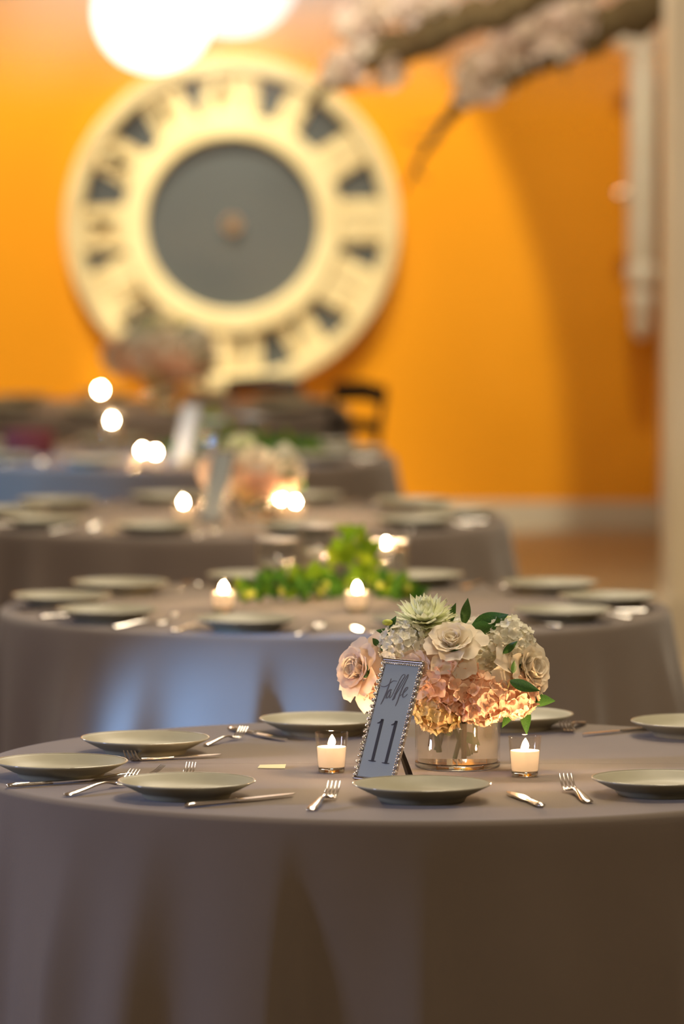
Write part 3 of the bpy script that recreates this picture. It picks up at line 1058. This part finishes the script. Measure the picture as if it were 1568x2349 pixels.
def make_mum(m):
    def fn_l(L, wd, up):
        def fn(u, v):
            wv = wd * math.sin(min(1, 0.15 + v * 0.85) * PI) ** 0.5 * (1 - v ** 9)
            return (L * v, u * wv, up * v * v * L + 0.25 * wd * u * u)
        return fn
    long_ = MB().add(*grid_patch(fn_l(0.048, 0.0072, 0.22), 2, 6)).mesh('petal', m, 180)
    short = MB().add(*grid_patch(fn_l(0.032, 0.0066, 0.50), 2, 6)).mesh('petal', m, 180)
    t = empty('chrysanthemum')
    rnd = random.Random(3)
    for ring, (n, tilt, me, z, off) in enumerate(((24, 0.18, long_, 0.0, .006), (24, -0.04, long_, .002, .005), (24, -0.24, long_, .004, .005), (22, -0.44, long_, .006, .004), (20, -0.62, short, .009, .004), (18, -0.8, short, .011, .003), (13, -1.0, short, .013, .003), (9, -1.25, short, .014, .002))):
        for i in range(n):
            a = 2 * PI * (i + 0.5 * (ring % 2)) / n + rnd.uniform(-.08, .08)
            mw = Matrix.Rotation(a, 4, 'Z') @ Matrix.Translation((off, 0, z)) @ Matrix.Rotation(tilt + rnd.uniform(-.08, .08), 4, 'Y') @ Matrix.Scale(rnd.uniform(.88, 1.08), 4)
            put('petal', me, t, mw=mw)
    MB().lathe([(0, -.014), (.008, -.012), (.014, -.002), (.010, .006), (0, .010)], 12).build('calyx', M['bud'], t)
    return t


def floret_mesh(m, s, pet=4, cup=0.25):
    b = MB()
    for q in range(pet):
        a = 2 * PI * q / pet
        c, sn = math.cos(a), math.sin(a)
        def fn(u, v):
            wv = 0.52 * math.sin(min(1, 0.18 + 0.78 * v) * PI) ** 0.7
            x, y, z = v * 1.0, u * wv, cup * v * v + 0.12 * u * u - 0.04
            z += 0.07 * math.sin(4 * u + q * 1.7) * v
            return ((x * c - y * sn) * s, (x * sn + y * c) * s, z * s)
        b.add(*grid_patch(fn, 4, 4))
    return b.mesh('floret', m, 180)


def make_cluster(name, m, r, n, fs, pet=4, seed=1, squash=0.85, cover=2.1):
    t = empty(name)
    fm = [floret_mesh(m, fs, pet, 0.25), floret_mesh(m, fs * 0.85, pet, 0.5)]
    rnd = random.Random(seed)
    for i in range(n):
        f = (i + 0.5) / n
        th = math.acos(1 - f * (1 - math.cos(cover)))
        a = i * 2.39996
        d = Vector((math.sin(th) * math.cos(a), math.sin(th) * math.sin(a), math.cos(th)))
        dd_ = (d + Vector((rnd.uniform(-1, 1), rnd.uniform(-1, 1), rnd.uniform(-1, 1))) * 0.35).normalized()
        p = d * r * rnd.uniform(0.86, 1.06)
        p.z *= squash
        put('floret', fm[i % 2], t, mw=frame_to(dd_, rnd.uniform(0, 6), p, rnd.uniform(.85, 1.2)))
    m_ = MB().ball((0, 0, 0), r * 0.80, 16, 10, (1, 1, squash))
    m_.build('flower_core', m, t, 180)
    return t


def leaf_mesh(name, m, L=1.0, wd=0.2, bend=0.15, fold=0.12):
    def fn(u, v):
        wv = wd * math.sin(PI * min(1, 0.04 + 0.96 * v) ** 0.85) * (1 - 0.25 * v)
        return (u * wv, -bend * v * v * L + fold * abs(u) * wv * 2, v * L)
    return MB().add(*grid_patch(fn, 4, 9)).mesh(name, m, 180)


LEAF = leaf_mesh('leaf', M['leaf'], 1, 0.20)
LEAF_W = leaf_mesh('leaf', M['leaf'], 1, 0.27, 0.2)
LEAF_B = leaf_mesh('leaf', M['bright_leaf'], 1, 0.34, 0.25)
LEAF_M = leaf_mesh('leaf', M['mid_leaf'], 1, 0.30, 0.25)


def orient(zdir, face, loc, s):
    """local Z along zdir, local -Y toward face"""
    z = Vector(zdir).normalized()
    y = -Vector(face)
    y = (y - z * y.dot(z)).normalized()
    x = y.cross(z)
    l = Vector(loc)
    return Matrix(((x.x * s, y.x * s, z.x * s, l.x), (x.y * s, y.y * s, z.y * s, l.y), (x.z * s, y.z * s, z.z * s, l.z), (0, 0, 0, 1)))


def bouquet(base, S, simple=False, tword='table 11'):
    """base: centre of the vase foot on the cloth; returns nothing, every bloom is its own thing"""
    bx, by, bz = base
    rnd = random.Random(7)
    # vase
    t = empty('glass_vase', base)
    t.scale = (S, S, S)
    tag(t, 'clear glass cylinder vase with water holding the bouquet on ' + tword, 'vase', 'bouquet vases')
    rr, H = 0.088, 0.135
    MB().lathe([(rr - .0045, .012), (rr - .0035, H - .001), (rr - .002, H + .0005), (rr, H - .001), (rr, .012)], 64).build('glass_wall', M['glass'], t, 60)
    MB().lathe([(0, 0.0004), (rr - .003, 0.0004), (rr, .003), (rr + .0002, .0118), (rr - .006, .0118), (0, .0105)], 64).build('glass_base', M['glass_base'], t, 60)
    MB().lathe([(0, .0126), (rr - .0055, .0126), (rr - .005, .02), (rr - .005, .098), (0, .098)], 64).build('water', M['water'], t, 60)
    G = 'blooms in the bouquet on ' + tword
    C = Vector((bx - 0.018 * S, by, bz + 0.205 * S))
    kx = by / F                                   # metres per pixel at this depth, photograph survey of table 11 only
    def dirpos(px, py, dep):
        # px, py measured on the table 11 bouquet, turned into an offset from the vase foot in metres
        k = 11.70 / F
        ox = (px - 1049) * k
        oz = (1759 - py) * k
        # in front of or behind the centre
        return Vector((bx + ox * S, by + dep * S, bz + (oz + dep * 0.115 * -1) * S))
    protos = {}
    def bloom(kind, px, py, dep, label, s=1.0, face=None, m=None):
        p = dirpos(px, py, dep)
        nrm = (p - C)
        nrm = Vector((nrm.x / 0.20, nrm.y / 0.17, nrm.z / 0.13)).normalized() if face is None else Vector(face).normalized()
        key = (kind, m)
        if key not in PROTO:
            if kind == 'rose': PROTO[key] = make_rose(key, M[m])
            elif kind == 'mum': PROTO[key] = make_mum(M[m])
            elif kind == 'hydrangea': PROTO[key] = make_cluster('hydrangea', M[m], 0.050, 58, 0.0180, 4, 2)
            elif kind == 'stock': PROTO[key] = make_cluster('stock_flower', M[m], 0.044, 85, 0.0098, 5, 5)
            o = PROTO[key]
        else:
            o = copy_tree(PROTO[key])
        o.matrix_world = frame_to(nrm, rnd.uniform(0, 6), p, s * S)
        tag(o, label, 'flower', G)
        o['_c'] = 1
        return o
    on = ' on ' + tword
    bloom('mum', 975, 1428, -0.01, 'pale green-white spiky chrysanthemum at top of bouquet' + on, 1.22, (-0.08, -0.36, 0.92), 'green_petal')
    bloom('rose', 1036, 1486, -0.085, 'open cream rose at top centre of bouquet' + on, 1.05, (-0.10, -0.66, 0.74), 'cream_petal')
    bloom('stock', 925, 1478, -0.035, 'white cluster flower left of the cream rose' + on, 1.15, None, 'white_petal')
    bloom('stock', 1165, 1472, -0.03, 'white cluster flower at upper right of bouquet' + on, 1.2, None, 'white_petal')
    bloom('rose', 836, 1538, 0.0, 'ruffled blush rose at the left side of bouquet' + on, 1.18, (-0.75, -0.6, 0.25), 'blush_petal')
    bloom('hydrangea', 1035, 1575, -0.088, 'dusky peach hydrangea in the middle of bouquet' + on, 1.15, None, 'peach_petal')
    bloom('hydrangea', 1100, 1605, -0.098, 'peach hydrangea at lower centre of bouquet' + on, 1.0, None, 'peach_petal')
    bloom('rose', 1196, 1535, -0.050, 'cream rose at the right side of bouquet' + on, 1.15, (0.75, -0.6, 0.2), 'cream_petal')
    bloom('hydrangea', 1180, 1592, -0.062, 'peach hydrangea low at the right of bouquet' + on, 0.92, None, 'peach_petal')
    bloom('hydrangea', 1000, 1628, -0.078, 'yellow-peach cluster drooping over the vase rim' + on, 0.90, (-0.3, -0.8, -0.5), 'yellow_petal')
    bloom('hydrangea', 868, 1590, -0.015, 'peach cluster below the ruffled blush rose' + on, 0.62, (-0.6, -0.5, -0.5), 'peach_petal')
    bloom('stock', 1100, 1500, 0.02, 'white filler flower right of the cream rose' + on, 0.95, None, 'white_petal')
    bloom('rose', 958, 1545, -0.07, 'blush rose behind the sign top' + on, 1.05, (-0.3, -0.8, 0.3), 'blush_petal')
    if not simple:
        for px, py, dep, kind, m, s in ((960, 1500, 0.10, 'hydrangea', 'white_petal', 1.1), (1060, 1480, 0.09, 'hydrangea', 'white_petal', 1.1), (1150, 1530, 0.11, 'rose', 'cream_petal', 1.15),
                                        (900, 1560, 0.10, 'hydrangea', 'peach_petal', 1.0), (1030, 1580, 0.12, 'rose', 'blush_petal', 1.2), (1120, 1600, 0.10, 'hydrangea', 'blush_petal', 1.0)):
            bloom(kind, px, py, dep, {'hydrangea': 'hydrangea', 'rose': 'rose'}[kind] + ' in ' + {960: 'white at the back left', 1060: 'white at the back centre', 1150: 'cream at the back right', 900: 'peach at the lower back left', 1030: 'blush at the lower back centre', 1120: 'blush at the lower back right'}[px] + ' of bouquet' + on, s, None, m)
    # sprigs
    sg = 'leaf sprigs in the bouquet on ' + tword
    def sprig(label, leaves, stem_from, bud=None):
        p0 = dirpos(*stem_from)
        s_ = empty('leaf_sprig', p0)
        tag(s_, label + on, 'leaf sprig', sg)
        last = None
        st = MB()
        for (x0, y0, x1, y1, dep, wide) in leaves:
            a, b_ = dirpos(x0, y0, dep), dirpos(x1, y1, dep - 0.01)
            L = (b_ - a).length
            fc = Vector((rnd.uniform(-.25, .25), -1, rnd.uniform(0.1, .5)))
            put('leaf', LEAF_W if wide else LEAF, s_, mw=Matrix.Translation(-p0) @ orient(b_ - a, fc, a, L * 1.1))
            st.sweep([Vector((0, 0, 0)), (a - p0) * 0.5 + Vector((0, 0.004, 0)), a - p0], [.003, .0025, .002], [.003, .0025, .002], 6)
        if bud:
            q = dirpos(*bud) - p0
            st.sweep([Vector((0, 0, 0)), q * 0.6, q], [.002] * 3, [.002] * 3, 6)
            MB().ball(q, 0.0075 * S, 10, 8, (1.5, 1, 0.9)).build('bud', M['bud'], s_, 180)
        st.build('stem', M['stem'], s_, 60)
    sprig('pointed dark leaf at top left above the chrysanthemum', [(998, 1398, 966, 1362, 0.03, 0)], (1010, 1440, 0.03))
    sprig('pair of upright dark leaves behind the cream rose', [(1020, 1432, 1046, 1384, 0.0, 0), (1062, 1430, 1072, 1372, -0.01, 0)], (1045, 1470, 0.01))
    sprig('broad dark leaves spreading right of the cream rose', [(1082, 1434, 1160, 1412, -0.03, 1), (1078, 1436, 1138, 1442, -0.035, 1), (1085, 1440, 1100, 1478, -0.03, 1)], (1060, 1450, -0.01), (1160, 1419, -0.035))
    sprig('yellow bud sprig at upper left', [(905, 1450, 862, 1446, -0.02, 0), (890, 1440, 908, 1412, -0.02, 0)], (920, 1470, 0.0), (887, 1426, -0.03))
    sprig('small dark leaves left of the white cluster', [(868, 1480, 852, 1462, -0.02, 1), (872, 1478, 884, 1500, -0.045, 0)], (895, 1500, 0.0))
    sprig('curved leaf lying over the right peach blooms', [(1165, 1562, 1228, 1586, -0.135, 0)], (1160, 1580, -0.11))
    sprig('leaf poking out at lower right', [(1212, 1600, 1268, 1610, -0.03, 1)], (1200, 1600, 0.0))
    sprig('long leaves hanging over the right of the vase rim', [(1204, 1612, 1206, 1680, -0.005, 0), (1180, 1618, 1152, 1666, -0.01, 0)], (1180, 1600, -0.04))
    sprig('small leaves between the right white and peach blooms', [(1150, 1498, 1182, 1472, -0.098, 0), (1172, 1545, 1176, 1515, -0.11, 0)], (1150, 1520, -0.08))
    # stems in the water
    stems = empty('flower_stems', (bx, by, bz))
    stems.scale = (S, S, S)
    tag(stems, 'cut green stems standing in the vase water on ' + tword, 'stems')
    for x0, x1, y0, wd, m in ((-.048, -.030, -.02, .010, 'stem'), (-.040, -.048, -.03, .007, 'brown_stem'), (-.012, -.030, .0, .006, 'stem'), (-.004, .018, -.03, .007, 'stem'), (.012, .010, -.045, .009, 'brown_stem'),
                              (.030, .028, -.02, .009, 'stem'), (.036, .020, .02, .006, 'stem'), (-.024, .012, .03, .006, 'stem'), (.0, -.034, .01, .007, 'stem'), (.02, -.004, .03, .007, 'stem')):
        top = Vector((x0, y0, .150))
        bot = Vector((x1, y0 * 0.4, .016 + abs(x1) * 0.6))
        MB().sweep([bot, bot.lerp(top, 0.5) + Vector((0, -.003, 0)), top], [wd] * 3, [wd] * 3, 8).build('stem', M[m], stems, 60)
    for x, z, a, L in ((-.030, .085, .9, .035), (.010, .075, 2.3, .04), (-.012, .07, -.6, .032)):
        put('leaf', LEAF_M, stems, mw=orient((math.sin(a), 0, math.cos(a)), (0, -1, .2), (x, -.03, z), L))


PROTO = {}
vb = at(1049, 1759, 0.7506)
bouquet(vb, 1.0, False, 'table 11')


# ------------------------------------------------------------------ the other tables
ANG = {0: 'at the right end', 36: 'at the back right', 72: 'at the back, right of centre', 108: 'at the back, left of centre', 144: 'at the back left', 180: 'at the left end',
       216: 'at the front left', 252: 'at the front, left of centre', 288: 'at the front, right of centre', 324: 'at the front right'}


def proj_x(x, y):
    return 784 + F * x / y


def settings(tn, tname, cut=True, r=0.745):
    cx, cy = T[tn]
    for a, w_ in ANG.items():
        aa = R(a)
        x, y = cx + r * math.cos(aa), cy + r * math.sin(aa)
        if not (-70 < proj_x(x, y) < 1640):
            continue
        plate(x, y, 'sage plate ' + w_ + ' of the ' + tname, 'sage plates on the ' + tname)
        if cut:
            for kind, off in (('fork', 0.175), ('table_knife', -0.165)):
                ox, oy = x - math.sin(aa) * off, y + math.cos(aa) * off
                p0 = (ox + 0.11 * math.cos(aa), oy + 0.11 * math.sin(aa), 0)
                p1 = (ox - 0.10 * math.cos(aa), oy - 0.10 * math.sin(aa), 0)
                if math.hypot(p0[0] - cx, p0[1] - cy) > 0.9:
                    p0 = (p0[0] - 0.03 * math.cos(aa), p0[1] - 0.03 * math.sin(aa), 0)
                cutlery('fork' if kind == 'fork' else 'knife', p0, p1, ('fork' if kind == 'fork' else 'knife') + ' beside the plate ' + w_ + ' of the ' + tname, ('forks' if kind == 'fork' else 'knives') + ' on the ' + tname)


settings(2, 'garland table')
settings(3, 'third table back')
settings(4, 'fourth table back')
settings(5, 'farthest table', False)


def garland(tn, px0, px1, py, peak, name, seed, nleaf):
    """leaf runner between glass cylinders: stems with leaves, heaped along x"""
    cx, cy = T[tn]
    rnd = random.Random(seed)
    k = cy / F
    base = at((px0 + px1) / 2, py, 0.7506)
    t = empty('leaf_garland', base)
    tag(t, 'heap of bright green leaves running across the ' + name, 'garland', 'leaf garlands between candles')
    X0, X1 = (px0 - (px0 + px1) / 2) * k, (px1 - (px0 + px1) / 2) * k
    pkx = (peak[0] - (px0 + px1) / 2) * k
    for q in range(7):
        a = Vector((X0 + (X1 - X0) * rnd.random(), rnd.uniform(-.07, .07), .01))
        b_ = a + Vector((rnd.uniform(-.16, .16), rnd.uniform(-.06, .06), rnd.uniform(.02, .06)))
        MB().sweep([a, a.lerp(b_, .5) + Vector((0, 0, .02)), b_], [.005, .004, .003], [.005, .004, .003], 6).build('stem', M['stem'], t, 60)
    for i in range(nleaf):
        x = rnd.uniform(X0, X1)
        e = 1 - (2 * (x - (X0 + X1) / 2) / (X1 - X0)) ** 4
        hmax = 0.075 * e + peak[1] * math.exp(-((x - pkx) / 0.055) ** 2)
        z = rnd.uniform(0.018, hmax)
        y = rnd.uniform(-.085, .085) * (1 - 0.6 * z / 0.2)
        d = Vector((rnd.uniform(-1, 1), rnd.uniform(-1, .6), rnd.uniform(-.1, 1)))
        L = rnd.uniform(.035, .065)
        if z < 0.05: d.z = abs(d.z) + .1
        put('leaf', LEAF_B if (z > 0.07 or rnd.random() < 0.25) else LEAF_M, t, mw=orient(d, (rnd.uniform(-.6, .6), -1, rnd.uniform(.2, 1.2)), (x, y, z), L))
    for i in range(12):
        x = rnd.uniform(X0, X1)
        MB().ball((x, rnd.uniform(-.08, -.03), rnd.uniform(.02, .06)), 0.010, 8, 6).build('bud', M['bud'], t, 180)
    return t


def cylinder_vase(x, y, r, h, label, group, level=0.6):
    t = empty('cylinder_vase', (x, y, 0.7506))
    tag(t, label, 'vase', group)
    MB().lathe([(r - .004, .010), (r - .003, h), (r - .0015, h + .002), (r, h), (r, .008)], 40).build('glass_wall', M['glass_rim'], t, 60)
    MB().lathe([(r - .0045, h - .004), (r + .0005, h - .004), (r + .0015, h), (r, h + .003), (r - .003, h + .003), (r - .0045, h), (r - .0045, h - .004)], 40).build('glass_lip', M['glass_lip'], t, 180)
    MB().lathe([(0, 0.0004), (r - .003, 0.0004), (r, .003), (r, .010), (0, .010)], 40).build('glass_base', M['glass_base'], t, 60)
    MB().lathe([(0, .0112), (r - .006, .0112), (r - .006, h * level), (0, h * level)], 40).build('water', M['water'], t, 60)
    return t, h * level


def floating_candle(x, y, z, label, group, lit=True):
    t = empty('floating_candle', (x, y, z))
    tag(t, label, 'candle', group)
    MB().lathe([(0, -.012), (.012, -.012), (.022, -.004), (.026, .006), (.024, .009), (.008, .007), (0, .007)], 24).build('wax', M['wax'], t, 60)
    wk = MB().sweep([(0, 0, .006), (.001, 0, .014)], [.0018] * 2, [.0018] * 2, 6).build('wick', M['wick'], t)
    if lit:
        put('flame', VF, wk, loc=(.001, 0, .011))


M['glass_lip'] = mat('glass_lip', (0.9, 0.88, 0.84), 0.18, spec=1.0, trans=0.45)
M['glass_rim'] = thin_glass('clear_glass_cylinder', (0.96, 0.96, 0.94))
# table 2: garland, three cylinders, votives
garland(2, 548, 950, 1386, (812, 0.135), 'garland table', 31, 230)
GV = 'glass cylinders on the garland table'
for px, py, r, h, lab in ((636, 1358, .058, .150, 'clear glass cylinder at the left of the leafy garland'), (728, 1346, .052, .175, 'tallest clear glass cylinder behind the middle of the garland'),
                          (892, 1358, .056, .142, 'clear glass cylinder at the right of the leafy garland')):
    p = at(px, py, 0.7506)
    t, lv = cylinder_vase(p.x, p.y, r, h, lab, GV, 0.86 if px > 800 else 0.6)
    if 800 < px:
        floating_candle(p.x - 0.01, p.y - 0.01, 0.7506 + lv - 0.004, 'floating candle in the right garland cylinder', 'floating candles')
    elif px > 700:
        floating_candle(p.x - 0.005, p.y - 0.01, 0.7506 + lv - 0.004, 'floating candle in the tallest garland cylinder', 'floating candles', False)
for px, py, lab in ((512, 1402, 'lit votive left of the leafy garland'), (818, 1402, 'lit votive in front of the leafy garland'), (722, 1374, 'lit votive tucked behind the garland leaves')):
    p = at(px, py, 0.7506)
    votive(p.x, p.y, lab, 'votives on the garland table')

# table 3: bouquet, sign, votives
b3 = at(592, 1190, 0.7506)
bouquet(b3, 0.80, True, 'the third table back')
p0 = at(452, 1197, 0.7528)
sign(p0, 0.10, 0.25, 0.08, 0, 'blurred beaded number sign left of the third-row bouquet', False, (0.08, -0.06))
for px, py, lab in ((420, 1196, 'lit votive left of the third-row sign'), (645, 1188, 'left one of two close votives right of the third-row bouquet'), (677, 1195, 'right one of two close votives right of the third-row bouquet')):
    p = at(px, py, 0.7506)
    votive(p.x, p.y, lab, 'votives on the third table back')

# table 4: garland
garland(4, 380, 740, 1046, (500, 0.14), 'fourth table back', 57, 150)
for px, py, r, h, lab in ((492, 1052, .05, .15, 'glass cylinder at the left of the fourth-row garland'), (580, 1042, .055, .15, 'glass cylinder in the middle of the fourth-row garland')):
    p = at(px, py, 0.7506)
    cylinder_vase(p.x, p.y, r, h, lab, 'glass cylinders on the fourth table back', 0.6)
for px, py, lab in ((325, 1072, 'left one of two overlapping votives on the fourth table'), (356, 1076, 'right one of two overlapping votives on the fourth table')):
    p = at(px, py, 0.7506)
    votive(p.x, p.y, lab, 'votives on the fourth table back')
p = at(256, 1036, 0.7506)
t, lv = cylinder_vase(p.x, p.y, .045, .15, 'glass cylinder with a floating candle at the back of the fourth table', 'glass cylinders on the fourth table back', 0.72)
floating_candle(p.x, p.y, 0.7506 + lv - 0.004, 'floating candle at the back left of the fourth table', 'floating candles')
p0 = at(388, 1066, 0.7528)
sign(p0, 0.10, 0.25, 0.08, 0, 'blurred bluish number sign on the fourth table back', False, (0.08, -0.06))

# table 5: bouquet and candles; the two candles show high because they stand on the farthest table
b5 = at(385, 936, 0.7506)
bouquet(b5, 1.22, True, 'the farthest table')
for px, py, lab in ((230, 926, 'lit votive at the left of the farthest table'), ):
    p = at(px, py, 0.7506)
    votive(p.x, p.y, lab, 'votives on the farthest table', 1.0)


# ------------------------------------------------------------------ black chairs by the farthest table
def chair(x, y, rz, label):
    t = empty('dining_chair', (x, y, 0), rz)
    tag(t, label, 'chair', 'black chairs at the far tables')
    MB().box((0, 0, 0.45), (0.42, 0.42, 0.04)).box((0, 0, 0.475), (0.38, 0.38, 0.02)).build('seat', M['chair_black'], t, 0)
    m = MB()
    for x0 in (-0.19, 0.19):
        m.sweep([(x0, 0.20, 0.44), (x0, 0.22, 0.65), (x0, 0.26, 0.88)], [.035] * 3, [.03] * 3, 8)
    m.sweep([(-0.2, 0.255, 0.86), (0, 0.28, 0.875), (0.2, 0.255, 0.86)], [.03] * 3, [.09] * 3, 8, side=(0, 1, 0))
    m.sweep([(-0.19, 0.235, 0.72), (0, 0.255, 0.725), (0.19, 0.235, 0.72)], [.02] * 3, [.06] * 3, 8, side=(0, 1, 0))
    m.sweep([(-0.19, 0.22, 0.58), (0, 0.24, 0.585), (0.19, 0.22, 0.58)], [.02] * 3, [.06] * 3, 8, side=(0, 1, 0))
    m.build('backrest', M['chair_black'], t, 60)
    for x0, y0 in ((-.18, -.18), (.18, -.18), (-.18, .18), (.18, .18)):
        MB().sweep([(x0 * 1.05, y0 * 1.08, 0.0), (x0, y0, 0.44)], [.025, .035], [.025, .035], 8).build('leg', M['chair_black'], t, 60)
    return t


ch1 = chair(atY(712, 900, 24.9).x, 24.9, -1.0, 'black chair at the right end of the farthest table')
ch2 = chair(atY(612, 900, 27.35).x, 27.35, 0.1, 'black chair behind the farthest table, under the clock')
ch3 = chair(atY(38, 900, 24.5).x, 24.5, 2.1, 'black chair at the left photo edge before the farthest table')
ch2.scale = (0.9, 0.9, 0.9)
# small maroon clutch bag on the fourth table
p = at(66, 1046, 0.7506)
t = empty('clutch_bag', (p.x, p.y, 0.7506), 0.2)
tag(t, 'maroon clutch bag on the blue-lit left of the fourth table', 'bag')
MB().lathe([(0, 0), (.5, 0), (.56, .06), (.6, .3), (.56, .62), (.5, .72), (0, .74)], 24).build('pouch', M['maroon'], t, 60).scale = (.17, .07, .13)
MB().lathe([(0, .5), (.60, .5), (.62, .6), (.55, .8), (0, .84)], 24).build('flap', M['maroon'], t, 60).scale = (.172, .072, .13)
